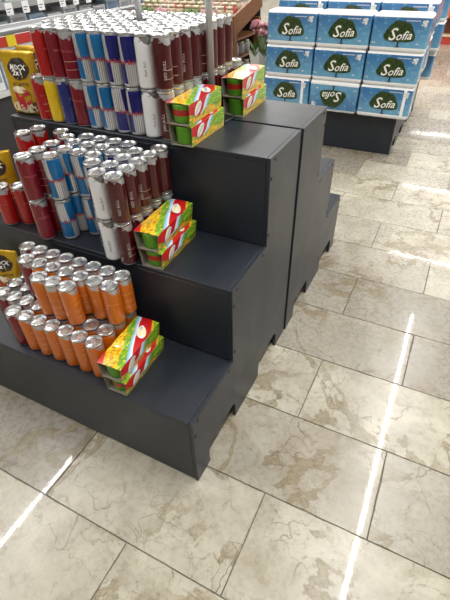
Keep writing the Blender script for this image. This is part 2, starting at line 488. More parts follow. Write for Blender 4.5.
# middle step
m0 = 0.262
mid1 = [('crimson', -0.660, 0.262), ('light blue', -0.592, 0.297), ('dark blue', -0.446, 0.306), ('white', -0.392, 0.259), ('maroon', -0.338, 0.258)]
mid2 = [('crimson', -0.657, 0.316), ('light blue', -0.588, 0.352), ('light blue', -0.534, 0.350), ('light blue', -0.480, 0.349), ('dark blue', -0.392, 0.313), ('maroon', -0.337, 0.3103)]
mid3 = [('red', -0.812, 0.405), ('crimson', -0.655, 0.370), ('light blue', -0.602, 0.406), ('crimson', -0.548, 0.405), ('light blue', -0.494, 0.405), ('dark blue', -0.440, 0.388), ('dark blue', -0.390, 0.367), ('maroon', -0.337, 0.3625)]
mid4 = [('red', -0.800, 0.460), ('crimson', -0.652, 0.432), ('dark blue', -0.599, 0.460), ('crimson', -0.546, 0.459), ('crimson', -0.492, 0.459), ('light blue', -0.438, 0.458), ('dark blue', -0.388, 0.4205), ('maroon', -0.336, 0.4147)]
mid5 = [('crimson', -0.706, 0.465), ('maroon', -0.335, 0.4669)]
for lay, zz in (('lower', H2), ('upper', H2+CH)):
    can_block('middle', lay, zz, [mid1, mid2, mid3, mid4, mid5], 'drink cans on the middle step')
for k, (x, y, lab) in enumerate(((-0.838, m0+0.018, 'slim red drink can standing loose at far left of middle step, nearer one'),
                                 (-0.785, m0+0.046, 'slim red drink can at left of middle step, behind the loose nearer one'))):
    can('red', x, y, H2, lab, 'drink cans on the middle step', 2.0+k)
# bottom step
b0 = 0.047
lowrows = []
for r in range(4):
    row = []
    for i in range(9):
        x = -0.338 - P*i
        row.append(('orange' if i < 6 - (r > 1)*0 else 'crimson', x, b0 + P*r))
    lowrows.append(row)
lowrows[0] = lowrows[0][:7]
can_block('bottom', 'lower', H1, lowrows, 'drink cans on the bottom step')
uprows = [[('orange', -0.332 - P*i, b0+P-0.004) for i in (2, 3, 4)],
          [('orange' if i < 6 else 'crimson', -0.331 - P*i, b0+2*P-0.004) for i in (0, 1, 2, 3, 4, 5, 6)],
          [('orange' if i < 7 else 'crimson', -0.328 - P*i, b0+3*P-0.004) for i in (0, 1, 2, 3, 4, 5, 6, 7)]]
can_block('bottom', 'upper', H1+CH, uprows, 'drink cans on the bottom step')

# ---------------------------------------------------------------- cup multipacks
def sleeve_mat():
    t = NT('noodle_sleeve')
    uv = t.n('ShaderNodeUVMap').outputs[0]
    sx = t.n('ShaderNodeSeparateXYZ'); t.put(sx.inputs[0], uv)
    U, W = sx.outputs[0], sx.outputs[1]       # U along the pack 0..1, W: 0..1 top, 1..2 side
    mp = t.n('ShaderNodeMapping'); t.put(mp.inputs[0], uv); mp.inputs['Scale'].default_value = (2.4, 1.0, 1.0)
    food = t.noise(mp.outputs[0], 9.0, 3.0, 0.6, 1.5)
    yel = t.mix(t.step(food, 0.42, 0.5), C(0.42, 0.12, 0.008), C(0.80, 0.52, 0.015))
    yel = t.mix(t.step(food, 0.62, 0.66), yel, C(0.85, 0.70, 0.12))
    wob = t.math('MULTIPLY', t.math('SUBTRACT', t.noise(uv, 2.5, 2.0), 0.5), 0.12)
    s = t.math('ADD', t.math('ADD', U, t.math('MULTIPLY', W, 0.9)), wob)      # diagonal coordinate
    grn = t.mix(t.step(t.noise(uv, 9.0, 3.0), 0.45, 0.6), C(0.10, 0.28, 0.012), C(0.24, 0.46, 0.03))
    grn = t.mix(t.step(t.noise(uv, 16.0, 3.0), 0.58, 0.62), grn, C(0.70, 0.55, 0.06))
    red = C(0.50, 0.010, 0.012)
    blue = C(0.10, 0.42, 0.72)
    s2 = t.math('ADD', t.math('ADD', U, t.math('MULTIPLY', t.math('SUBTRACT', W, 1.0), 0.28)), wob)
    def bands(q, lst, c):
        for lo, hi, col in lst:
            m = t.math('MULTIPLY', t.step(q, lo-0.012, lo+0.012), t.step(q, hi-0.012, hi+0.012, 1.0, 0.0))
            c = t.mix(m, c, col)
        return c
    pale = C(0.75, 0.82, 0.88)
    top = bands(s, ((-0.2, 0.22, red), (0.78, 1.02, grn), (1.02, 1.17, t.mix(t.step(s, 1.02, 1.17), blue, pale)), (1.17, 1.66, red), (1.72, 2.2, grn)), yel)
    side = bands(s2, ((-0.3, 0.54, red), (0.54, 0.66, t.mix(t.step(s2, 0.54, 0.66), pale, blue)), (0.66, 1.5, grn)), yel)
    low = t.step(t.math('ADD', W, t.math('MULTIPLY', t.math('COSINE', t.math('MULTIPLY', U, 11.0)), 0.14)), 1.62, 1.66)
    side = t.mix(low, side, t.mix(t.step(t.noise(uv, 5.0, 2.0), 0.52, 0.58), yel, grn))
    c = t.mix(t.math('GREATER_THAN', W, 1.0), top, side)
    t.base(c); t.set(Roughness=0.33, Coat_Weight=0.3)
    return t.m
SLEEVE = sleeve_mat()
CARD = plain('card_inside', (0.24, 0.22, 0.17), 0.8)
CUPG = plain('cup_green', (0.13, 0.40, 0.02), 0.35, grain=0.3, scale=40)
CUPR = plain('cup_red_label', (0.42, 0.015, 0.012), 0.35)
CUPW = plain('cup_white', (0.55, 0.52, 0.40), 0.4)
LOGO = plain('logo_cream', (0.80, 0.74, 0.50), 0.4)
LOGOB = plain('logo_blue', (0.10, 0.13, 0.32), 0.4)
LOGOW = plain('logo_pale', (0.72, 0.74, 0.80), 0.4)
PL, PW, PH = 0.205, 0.072, 0.0565
def sleeve_mesh(crumple, wt):
    me_v = []; faces = []; uvs = []; mis = []
    n = 25
    T = 0.0012
    def section(u):
        lobe = abs(math.sin(PI*3*u))            # three cups inside
        bul = crumple * lobe
        w = PW/2
        top = PH + bul*0.35
        return [(-w+0.002, 0.0), (-w-0.4*bul, PH*0.5), (-w-wt, top-0.002), (-w*0.3, top+bul*0.4), (w*0.3, top+bul*0.4), (w+wt, top-0.002), (w+0.7*bul, PH*0.5), (w-0.002-0.3*(crumple-bul), 0.0)]
    V = [None, -0.02, 0.0, 0.33, 0.66, 1.0, 1.5, 2.0]
    mb = MB()
    nsec = 8
    for i in range(n):
        u = i/(n-1)
        for (x, z) in section(u): mb.v.append((x, u*PL, z))
    for i in range(n):
        u = i/(n-1)
        for (x, z) in section(u):
            cx, cz = x*(1-T/abs(PW/2)), PH/2 + (z-PH/2)*(1-2*T/PH)
            mb.v.append((cx, u*PL, cz))
    base2 = n*nsec
    uvmap = {}
    for i in range(n-1):
        for k in range(nsec):
            k2 = (k+1) % nsec
            mb.face((i*nsec+k, (i+1)*nsec+k, (i+1)*nsec+k2, i*nsec+k2), 0)
            mb.face((base2+i*nsec+k, base2+i*nsec+k2, base2+(i+1)*nsec+k2, base2+(i+1)*nsec+k), 1)
    for i in (0, n-1):
        for k in range(nsec):
            k2 = (k+1) % nsec
            q = (i*nsec+k, i*nsec+k2, base2+i*nsec+k2, base2+i*nsec+k)
            mb.face(q if i == 0 else q[::-1], 1)
    # logo: cream oval with a pale strip of blue script, twice on the side and once on the top
    def side(u0, w0, rot):
        def f(x, y):
            xx, yy = x*math.cos(rot)-y*math.sin(rot), x*math.sin(rot)+y*math.cos(rot)
            u = u0 + xx/PL; w = w0 - yy/PH
            a = section(min(1, max(0, u)))
            if w < 0.5: p, q, t_ = a[5], a[6], w/0.5
            else: p, q, t_ = a[6], a[7], (w-0.5)/0.5
            return (p[0]+(q[0]-p[0])*t_, u*PL, p[1]+(q[1]-p[1])*t_)
        return f
    def topf(u0, x0, rot):
        def f(x, y):
            xx, yy = x*math.cos(rot)-y*math.sin(rot), x*math.sin(rot)+y*math.cos(rot)
            u = u0 + xx/PL; X = x0 - yy
            a = section(min(1, max(0, u)))
            j = 4 if X > a[4][0] else (3 if X > a[3][0] else 2)
            p, q = a[j], a[j+1]
            t_ = (X-p[0])/(q[0]-p[0])
            return (X, u*PL, p[1]+(q[1]-p[1])*t_)
        return f
    def lift(fn, d, h):
        def f(x, y):
            a = fn(x, y); return (a[0]+d[0]*h, a[1], a[2]+d[2]*h)
        return f
    zig = [(-0.0185+0.0034*i, 0.0028*(1 if i % 2 else -1)*(1.0 if i % 3 else 1.3)) for i in range(12)]
    for fn, d in ((side(0.23, 0.36, 0.55), (1, 0, 0)), (topf(0.70, 0.016, 0.5), (0, 0, 1))):
        sub = []
        add_flat(mb, ellipse(0, 0, 0.024, 0.0135, 16), lift(fn, d, 0.0016), 2)
        add_flat(mb, stroke([(-0.024, -0.001), (0, 0.0008), (0.024, -0.001)], 0.0105), lift(fn, d, 0.0020), 4)
        add_flat(mb, stroke(zig, 0.0022), lift(fn, d, 0.0024), 3)
    me = mb.mesh('sleeve', [SLEEVE, CARD, LOGO, LOGOB, LOGOW])
    uvl = me.uv_layers.new(name='UVMap')
    for p in me.polygons:
        for li in p.loop_indices:
            vi = me.loops[li].vertex_index
            if vi < base2:
                i, k = divmod(vi, nsec)
                Wc = V[k] if V[k] is not None else -0.4
                if k == 0 and p.index: Wc = 2.0 if any(me.loops[l].vertex_index % nsec == 7 for l in p.loop_indices) else -0.6
                uvl.data[li].uv = (i/(n-1), Wc)
            else: uvl.data[li].uv = (0.5, 0.9)
    return me
SLV = {False: sleeve_mesh(0.001, 0.0), True: sleeve_mesh(0.0085, 0.003)}
def cup_mesh(style):
    mb = MB()
    mb.lathe([(0.0265, 0.002), (0.0285, 0.004), (0.0318, PH-0.011), (0.0332, PH-0.009), (0.0332, PH-0.005), (0.031, PH-0.004)], 20, 0)
    if style:
        mb.lathe([(0.0303, 0.022), (0.0316, 0.038)], 20, 1, cap0=False, cap1=False)
    return mb.mesh('cup', [CUPG, CUPR])
CUPM = (cup_mesh(0), cup_mesh(1))
def cup_pack(x, y, z, rot, crumple, style, label):
    o = empty('cup_multipack', (x, y, z), label, 'cup multipack', 'cardboard sleeved cup multipacks', rot)
    link('sleeve', SLV[crumple], o)
    for k in range(3):
        link('cup', CUPM[style if k == 0 else 0], o, (0, PL*(k+0.5)/3, 0.0))
GAP = 0.0605
for (x, y, z, rot, cr, sty, where) in ((-0.250, 0.004, H1, 0.03, True, (1, 0), 'bottom step beside the orange cans'),
                             (-0.256, 0.256, H2, 0.03, True, (1, 0), 'middle step beside the maroon cans'),
                             (-0.265, 0.480, H3, 0.02, False, (0, 1), 'top step nearest the front edge'),
                             (-0.248, 0.782, H3, 0.03, False, (0, 1), 'top step further back behind the pole')):
    zz = GAP if cr else 0.0585
    z += 0.0005
    cup_pack(x, y, z, rot, cr, sty[0], 'lower yellow and green cup multipack on %s' % where)
    cup_pack(x - 0.002, y - 0.004, z + zz, rot + 0.02, cr, sty[1], 'upper yellow and green cup multipack on %s' % where)

# ---------------------------------------------------------------- coffee bags
BAGY = plain('bag_yellow_foil', (0.56, 0.34, 0.015), 0.24, 0.35, grain=0.2, scale=30)
BAGW = plain('bag_pale_print', (0.75, 0.66, 0.45), 0.3, grain=0.2)
BLK = plain('bag_black_oval', (0.03, 0.022, 0.018), 0.35)
WHT = plain('bag_white_print', (0.75, 0.74, 0.7), 0.4)
BRN = plain('bag_brown_print', (0.10, 0.04, 0.02), 0.4)
MUG = plain('bag_red_mug', (0.42, 0.015, 0.025), 0.35)
def bag_mesh():
    W, H, D = 0.140, 0.190, 0.055
    def z(u, v):            # half thickness at u in -1..1, v 0..1
        e = max(0.0, 1-abs(u)**2.5)**0.6
        f = (max(0.0, min(1, v*7)))**0.5*0.35 + 0.65
        g = max(0.0, 1 - max(0, (v-0.25)/0.70))**0.75 if v > 0.25 else 1.0
        cr = 0.0032*math.sin(9*u+14*v)*math.sin(13*v) + 0.0015*math.sin(17*u-9*v)
        return max(0.0006, D/2*e*f*(0.04+0.96*g) + (cr*e if v < 0.93 else 0.0))
    def front(u, v): return (u*W/2*(1-0.06*math.sin(PI*v)), -z(u, v), v*H)
    mb = MB(); nu, nv = 15, 18
    for sgn in (1, -1):
        for j in range(nv):
            for i in range(nu):
                u = -1+2*i/(nu-1); v = j/(nv-1)
                p = front(u, v); mb.v.append((p[0], p[1]*sgn, p[2]))
    N = nu*nv
    for j in range(nv-1):
        for i in range(nu-1):
            a = j*nu+i; mb.face((a, a+1, a+nu+1, a+nu), 0, True); mb.face((N+a, N+a+nu, N+a+nu+1, N+a+1), 0, True)
    for j in range(nv-1):
        a = j*nu; mb.face((a, a+nu, N+a+nu, N+a)); b = a+nu-1; mb.face((b, N+b, N+b+nu, b+nu))
    for i in range(nu-1):
        mb.face((i, N+i, N+i+1, i+1)); t = (nv-1)*nu+i; mb.face((t, t+1, N+t+1, N+t))
    def on(h):
        def f(x, y):
            p = front(max(-1, min(1, x)), max(0, min(1, y))); return (p[0], p[1]-h, p[2])
        return f
    def fan(vf, h, mi):     # concentric rings so that the print follows the bulge
        vs = vf[0]; n = len(vs); cx = sum(p[0] for p in vs)/n; cy = sum(p[1] for p in vs)/n
        b = len(mb.v); rings = (1.0, 0.72, 0.42, 0.15)
        for r in rings:
            for x, y in vs: mb.v.append(on(h)(cx+(x-cx)*r, cy+(y-cy)*r))
        for q in range(len(rings)-1):
            for i in range(n):
                j = (i+1) % n; mb.face((b+q*n+i, b+q*n+j, b+(q+1)*n+j, b+(q+1)*n+i), mi, True)
        mb.face([b+(len(rings)-1)*n+i for i in range(n)], mi)
    fan(ellipse(0.05, 0.14, 0.75, 0.10, 20), 0.0008, 1)
    fan(ellipse(0.05, 0.735, 0.62, 0.165, 24), 0.0010, 2)
    sc_ = lambda vf, sx, sy, ox, oy: ([(x*sx+ox, y*sy+oy) for x, y in vf[0]], vf[1])
    add_flat(mb, sc_(text_faces('MIXX', 1, 0, 0.03), 0.37, 0.105, 0.03, 0.755), on(0.0022), 3)
    add_flat(mb, sc_(text_faces('2x1', 1, 0, 0.03), 0.37, 0.105, 0.0, 0.675), on(0.0022), 3)
    add_flat(mb, sc_(text_faces('10 LATTE', 1, 0, 0.02), 0.24, 0.065, 0.05, 0.50), on(0.0016), 4)
    fan(([(-0.50, 0.42), (-0.28, 0.10), (0.15, 0.10), (0.35, 0.42)], 0), 0.0020, 5)
    fan(ellipse(-0.08, 0.42, 0.43, 0.055, 18), 0.0026, 1)
    add_flat(mb, stroke([(0.3, 0.38), (0.5, 0.36), (0.5, 0.24), (0.24, 0.2)], 0.06), on(0.0022), 5)
    for k, (x, y) in enumerate(((0.62, 0.2), (0.75, 0.14), (0.5, 0.11))):
        fan(ellipse(x, y, 0.1, 0.035, 10, 0.0), 0.0018, 4)
    return mb.mesh('coffee_bag', [BAGY, BAGW, BLK, WHT, BRN, MUG])
BAG = bag_mesh()
for (x, y, z, rz, lab) in ((-0.905, 0.545, H3, 0.12, 'yellow coffee bag with black oval at left end of top step'),
                           (-0.965, 0.365, H2, 0.75, 'yellow coffee bag behind the red cans on the middle step'),
                           (-0.885, 0.215, H1, 0.30, 'yellow coffee bag at left of crimson cans on the bottom step')):
    o = link('coffee_bag', BAG, None, (x, y, z + 0.0006), rz)
    tag(o, lab, 'coffee bag', 'yellow coffee bags')
for k, (x, y, z, rz, lab) in enumerate(((-0.915, 0.625, H3, 0.1, 'yellow coffee bag half hidden behind the front bag on the top step'),)):
    o = link('coffee_bag', BAG, None, (x, y, z + 0.0006), rz); tag(o, lab, 'coffee bag', 'yellow coffee bags')

# ---------------------------------------------------------------- sign poles on the top step
CHROME = plain('brushed_pole', (0.60, 0.61, 0.62), 0.4, 0.3, grain=0.05)
BLACK = plain('black_plastic', (0.012, 0.012, 0.013), 0.45)
def pole(x, y, label):
    o = empty('sign_pole', (x, y, H3), label, 'pole', 'sign poles on the top step')
    link('tube', MB().lathe([(0.0105, 0.008), (0.0105, 1.15)], 14).mesh('tube', [CHROME]), o)
    return o
p = pole(-0.29, 0.716, 'pale metal pole rising between the cup multipacks on the top step')
link('base_plate', MB().box(-0.0115, -0.022, 0, 0.055, 0.05, 0.009).mesh('base_plate', [BLACK], bevel=0.002), p)
p = pole(-0.5422, 0.7342, 'pale metal pole rising out of the cans on the top step')
link('base_plate', MB().lathe([(0.013, 0), (0.013, 0.009)], 14).mesh('base_plate', [BLACK]), p)

# ---------------------------------------------------------------- toilet roll packs
def film_mat():
    t = NT('blue_film')
    co = t.obj(); sx = t.n('ShaderNodeSeparateXYZ'); t.put(sx.inputs[0], co)
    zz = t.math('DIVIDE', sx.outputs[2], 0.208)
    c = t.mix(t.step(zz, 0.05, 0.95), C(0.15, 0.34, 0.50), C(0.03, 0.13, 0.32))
    vo = t.n('ShaderNodeTexVoronoi'); t.put(vo.inputs['Vector'], co); vo.inputs['Scale'].default_value = 30.0
    c = t.mix(t.math('MULTIPLY', t.step(vo.outputs['Distance'], 0.30, 0.36, 1.0, 0.0), 0.3), c, C(0.22, 0.46, 0.62))
    cl = t.noise(co, 9.0, 3.0)
    c = t.mix(t.step(cl, 0.45, 0.75, 0.0, 0.5), c, C(0.13, 0.38, 0.55))
    t.base(c); t.set(Roughness=0.25, Coat_Weight=0.5, Coat_Roughness=0.12)
    b = t.n('ShaderNodeBump'); b.inputs['Strength'].default_value = 0.25; b.inputs['Distance'].default_value = 0.004
    t.put(b.inputs['Height'], t.noise(co, 24.0, 3.0, 0.6, 1.0)); t.put(t.b.inputs['Normal'], b.outputs[0]); t.put(t.b.inputs['Coat Normal'], b.outputs[0])
    return t.m
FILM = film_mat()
def whitefilm():
    t = NT('white_film')
    co = t.obj()
    t.base(t.mix(t.noise(co, 20.0, 3.0), C(0.74, 0.75, 0.77), C(0.86, 0.86, 0.86))); t.set(Roughness=0.35)
    b = t.n('ShaderNodeBump'); b.inputs['Strength'].default_value = 0.3; b.inputs['Distance'].default_value = 0.004
    t.put(b.inputs['Height'], t.noise(co, 30.0, 3.0)); t.put(t.b.inputs['Normal'], b.outputs[0])
    return t.m
WFILM = whitefilm()
def tree_mat():
    t = NT('tree_print')
    t.base(t.mix(t.step(t.noise(t.obj(), 70.0, 4.0), 0.4, 0.62), C(0.008, 0.022, 0.006), C(0.05, 0.085, 0.015))); t.set(Roughness=0.35)
    return t.m
TREE = tree_mat()
TRUNK = plain('trunk_print', (0.02, 0.025, 0.02), 0.4)
LETTER = plain('letter_white', (0.82, 0.80, 0.74), 0.4)
PUP = plain('puppy_print', (0.62, 0.62, 0.62), 0.4, grain=0.5, scale=90)
KW, KD, KH = 0.362, 0.196, 0.2088
def pack_body(strip):
    mb = MB()
    per = []
    nF, nS = 32, 12
    w, d, r = KW/2-0.002, KD/2-0.001, 0.018
    def corner(cx, cy, a0):
        return [(cx+r*math.cos(a0+PI/2*k/4), cy+r*math.sin(a0+PI/2*k/4)) for k in range(5)]
    def lobes(t_, n): return 0.0028*(abs(math.sin(PI*n*t_))**0.6 - 1)
    pts = []
    for k in range(1, nF): 
        t_ = k/nF; pts.append((-w+r+(2*w-2*r)*t_, -d - lobes(t_, 4)*1.0))
    pts += corner(w-r, -d+r, -PI/2)
    for k in range(1, nS): pts.append((w, -d+r+(2*d-2*r)*k/nS))
    pts += corner(w-r, d-r, 0)
    for k in range(1, nF): pts.append((w-r-(2*w-2*r)*k/nF, d))
    pts += corner(-w+r, d-r, PI/2)
    for k in range(1, nS): pts.append((-w, d-r-(2*d-2*r)*k/nS))
    pts += corner(-w+r, -d+r, PI)
    n = len(pts)
    levels = [(0.0, 0.90), (0.004, 0.965), (0.016, 1.0), (0.026, 1.0), (0.10, 1.0), (0.185, 1.0), (0.192, 0.992), (KH-0.006, 0.955), (KH-0.001, 0.88), (KH-0.003, 0.5)]
    for z, s in levels:
        for x, y in pts: mb.v.append((x*(1-(1-s)*0.55), y*s, z))
    for i in range(len(levels)-1):
        mi = 1 if (i < 3 or i >= 6) else 0
        for k in range(n):
            k2 = (k+1) % n
            m = mi
            xm = (pts[k][0]+pts[k2][0])/2
            if strip and mi == 0 and pts[k][1] < -d+0.01 and 0.118 < xm < 0.145: m = 1
            mb.face((i*n+k, i*n+k2, (i+1)*n+k2, (i+1)*n+k), m, True)
    mb.face([k for k in reversed(range(n))], 1)
    L = len(levels)-1
    mb.face([L*n+k for k in range(n)], 1)
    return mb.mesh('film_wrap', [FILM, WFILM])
PB = {0: pack_body(0), 1: pack_body(1)}
def pack_print():
    mb = MB()
    y0 = -KD/2 + 0.0005
    f = lambda h: (lambda x, y: (x, y0-h, y))
    add_flat(mb, stroke([(-0.002, 0.032), (0.0, 0.045), (0.001, 0.075)], 0.009), f(0.0012), 1)
    add_flat(mb, ([(-0.018, 0.028), (0.02, 0.028), (0.004, 0.034), (-0.004, 0.034)], [(0, 1, 2, 3)]), f(0.0012), 1)
    dome = [(-0.088, 0.070), (-0.05, 0.060), (0.0, 0.058), (0.06, 0.060), (0.095, 0.070)]
    arc = [(0.098*math.cos(a)*(1+0.04*math.sin(9*a)), 0.072+0.104*math.sin(a)*(1+0.05*math.sin(7*a+1))) for a in [PI*k/16 for k in range(1, 16)]]
    add_flat(mb, (dome+arc, [tuple(range(len(dome)+len(arc)))]), f(0.0016), 0)
    add_flat(mb, ([(x-0.045, y+0.096) for x, y in text_faces('S', 0.098, 0.25, 0.0008)[0]], text_faces('S', 0.098, 0.25, 0.0008)[1]), f(0.0028), 2)
    tf = text_faces('ofia', 0.068, 0.3, 0.0006, 1.0)
    add_flat(mb, ([(x+0.028, y+0.092+0.10*x) for x, y in tf[0]], tf[1]), f(0.0028), 2)
    for q in range(7):       # the small line of print, too small to read
        x = 0.028 + 0.0125*q; add_flat(mb, stroke([(x, 0.173), (x+0.003, 0.179), (x+0.006, 0.173), (x+0.0095, 0.178)], 0.0028), f(0.0016), 2)
    for k, (x, y, a, b) in enumerate(((0.135, 0.170, 0.010, 0.009), (0.150, 0.174, 0.009, 0.009), (0.146, 0.156, 0.010, 0.012), (0.128, 0.155, 0.006, 0.005))):
        add_flat(mb, ellipse(x, y, a, b, 10, 0, 0.1, k), f(0.0016), 3)
    for x0 in (-0.155, 0.12):
        add_flat(mb, stroke([(x0-0.008, 0.046), (x0-0.004, 0.056), (x0, 0.046), (x0+0.005, 0.055), (x0+0.009, 0.046)], 0.003), f(0.0014), 2)
    return mb.mesh('front_print', [TREE, TRUNK, LETTER, PUP])
PP = pack_print()
def roll_pack(x, y, z, label, strip=0, flip=False, back=False):
    o = empty('toilet_roll_pack', (x, y, z + 0.0008), label, 'toilet paper', 'blue toilet roll packs on the far stand', PI if back else 0.0)
    b = link('film_wrap', PB[strip], o); p = link('front_print', PP, o)
    if flip:
        for c in (b, p): c.location = (0, 0, KH-0.001); c.rotation_euler = (0, PI, 0)
PXS = [0.13-KW/2 - (KW+0.006)*k for k in (2, 1, 0)]
SIDE = ['left', 'middle', 'right']; HT = ['bottom', 'second', 'third']
yb = 2.828 + KD/2
for c, x in enumerate(PXS):
    for r in range(3):
        roll_pack(x + 0.006*(r-1), yb - 0.002*r, FH[0] + KH*r,
                  'blue toilet roll pack, %s column, %s from the floor, %s' % (SIDE[c], HT[r], 'printed upside down' if (c, r) == (1, 0) else 'front row facing camera'),
                  strip=1 if r == 0 and c != 1 else 0, flip=(c, r) == (1, 0))
    for r in range(2):
        roll_pack(x + 0.004, FY + FYS[0] + KD/2 - 0.044, FH[1] + KH*r, 'blue toilet roll pack on the second step, %s column, %s layer' % (SIDE[c], ('lower', 'upper')[r]), strip=r)
    for r in range(1):
        roll_pack(x + 0.004, FY + FYS[1] + KD/2 + 0.004, FH[2] + KH*r, 'blue toilet roll pack on the top step, %s column' % SIDE[c])
BACK = FY + 1.248
for r in range(3):
    roll_pack(PXS[2]+0.006*r, BACK + 0.09 - KD/2, FH[0]+KH*r, 'blue toilet roll pack on the far side, bottom step, %s layer' % HT[r], back=True)
for r in range(2):
    roll_pack(PXS[2]+0.02, BACK - FYS[0] - KD/2 + 0.04, FH[1]+KH*r, 'blue toilet roll pack on the far side, second step, %s layer' % ('lower', 'upper')[r], back=True)

# ---------------------------------------------------------------- left background: low rack and tall shelf
SHELFW = plain('shelf_white', (0.62, 0.63, 0.64), 0.4, grain=0.05)
SHELFG = plain('shelf_grey', (0.36, 0.37, 0.38), 0.4, 0.2, grain=0.06)
RAILM = plain('rail_grey', (0.28, 0.29, 0.30), 0.35, 0.4, grain=0.05)
REDS = plain('red_strip', (0.52, 0.035, 0.025), 0.45)
YTAG = plain('yellow_tag', (0.75, 0.58, 0.02), 0.5)
PAPER = plain('tag_paper', (0.80, 0.81, 0.82), 0.6, grain=0.03)
INK = plain('tag_ink', (0.05, 0.05, 0.06), 0.6)
DARKB = plain('rack_dark', (0.03, 0.03, 0.033), 0.5)
RX = -2.2
rk = empty('low_shelf_rack', (RX, 2.0, 0), 'low white rack with grey top rail and red price strip behind the cans', 'shelf rack')
def R(name, a, b, mat, parent=None, bev=0.003):   # box in rack space, x depth behind front
    mb = MB().box(a[0], a[1]-2.0, a[2], b[0], b[1]-2.0, b[2]); return link(name, mb.mesh(name, [mat], bevel=bev), parent or rk)
R('base', (-0.5, 0.8, 0.0), (-0.03, 3.0, 0.54), DARKB)
R('back_panel', (-0.5, 0.8, 0.541), (-0.48, 3.0, 0.86), SHELFG)
for z in (0.555, 0.79): R('shelf', (-0.478, 0.8, z), (0.0, 3.0, z+0.022), SHELFW)
R('price_strip', (0.001, 0.8, 0.815), (0.012, 2.98, 0.868), REDS)
R('price_strip', (0.001, 0.8, 0.552), (0.012, 2.98, 0.585), SHELFW)
for y0, y1 in ((0.8, 2.12), (2.15, 3.0)): R('top_rail', (-0.02, y0, 0.872), (0.02, y1, 0.905), RAILM, bev=0.01)
R('rail_joint', (-0.024, 2.12, 0.868), (0.024, 2.15, 0.910), BLACK)
for y in (0.82, 2.97): R('upright', (-0.04, y-0.015, 0.541), (-0.002, y+0.015, 0.868), SHELFG)
for y in (1.62, 2.3):
    t_ = R('price_tag', (0.0125, y-0.035, 0.812), (0.016, y+0.035, 0.872), YTAG, bev=0.0)
COLS = [('pale blue', (0.45, 0.58, 0.70)), ('white', (0.78, 0.79, 0.80)), ('light grey', (0.42, 0.47, 0.5)), ('dark blue', (0.06, 0.09, 0.25))]
def carton(name, x, y, z, w, d, h, col, cname, label, cat, group, face=(1, 0)):
    base = plain('carton_' + cname.replace(' ', '_'), col, 0.45, grain=0.1)
    o = empty(name, (x, y, z), label, cat, group)
    mb = MB().box(-d/2, -w/2, 0, d/2, w/2, h); link('box', mb.mesh('box', [base], bevel=0.003), o)
    mb = MB().box(d/2+0.0004, -w*0.4, h*0.35, d/2+0.0016, w*0.4, h*0.8); link('front_label', mb.mesh('front_label', [plain('carton_label_'+str(len(cname) % 3), ((0.2, 0.28, 0.45), (0.7, 0.72, 0.75), (0.35, 0.36, 0.4))[len(cname) % 3], 0.45)]), o)
k = 0
for z, h in ((0.5775, 0.17),):
    for i in range(12):
        y = 0.95 + 0.165*i; cn, cc = COLS[(i*3+k) % 4]
        hh = h*(0.8+0.2*((i*7) % 3)/2)
        carton('carton', RX-0.14, y, z, 0.15, 0.2, hh, cc, cn, '%s carton on the %s shelf of the low rack, %s from the left' % (cn, ('middle', 'lower')[k], ORD[i]), 'carton', 'cartons on the low rack')
    k += 1
GX = -3.1
gd = empty('shelf_unit', (GX, 3.6, 0), 'long pale grey supermarket shelf unit with white price tags at the left', 'shelf unit')
def Gb(name, a, b, mat, parent=None, bev=0.003):
    mb = MB().box(a[0], a[1]-3.6, a[2], b[0], b[1]-3.6, b[2]); return link(name, mb.mesh(name, [mat], bevel=bev), parent or gd)
Gb('base', (-0.5, 1.4, 0), (-0.02, 5.8, 0.14), SHELFG)
Gb('back_panel', (-0.5, 1.4, 0.14), (-0.48, 5.8, 1.7), SHELFW)
for y in (1.4, 2.5, 3.6, 4.7, 5.76): Gb('upright', (-0.52, y, 0), (-0.44, y+0.04, 1.72), SHELFG)
for z, dd in ((0.14, 0.0), (0.40, -0.02), (0.66, -0.02), (0.905, -0.06), (1.25, -0.06)):
    sh = Gb('shelf', (-0.478, 1.4, z), (dd, 5.8, z+0.02), SHELFW)
    mb = MB().box(dd+0.001, -2.2, z-0.012, dd+0.010, 2.2, z+0.032); st = link('price_rail', mb.mesh('price_rail', [SHELFG]), gd)
    for i in range(20):
        y = 1.6 + 0.21*i + 0.03*((i*5) % 3)
        w = 0.075
        mb = MB().box(dd+0.0105, y-3.6-w/2, z-0.055, dd+0.0125, y-3.6+w/2, z+0.03)
        for q in range(2): mb.box(dd+0.0126, y-3.6-0.026, z-0.015-0.02*q, dd+0.013, y-3.6+(0.02, 0.004)[q], z-0.009-0.02*q, 1)
        link('price_tag', mb.mesh('price_tag', [PAPER, INK]), st)
n_ = 0
for zi, z in enumerate((0.42, 0.68, 0.925)):
    for i in range(18):
        y = 1.62 + 0.225*i; cn, cc = COLS[(1, 2, 1, 0, 1)[(i+zi*2) % 5]]
        carton('packet', GX-0.325, y, z + 0.0005, 0.19, 0.16, 0.11+0.02*((i*5+zi) % 3), cc, cn, '%s packet on the %s shelf of the long shelf unit, %s from near end' % (cn, ('lower', 'middle', 'upper')[zi], (ORD + ['thirteenth', 'fourteenth', 'fifteenth', 'sixteenth', 'seventeenth', 'eighteenth'])[i]), 'packet', 'packets on the long shelf unit')

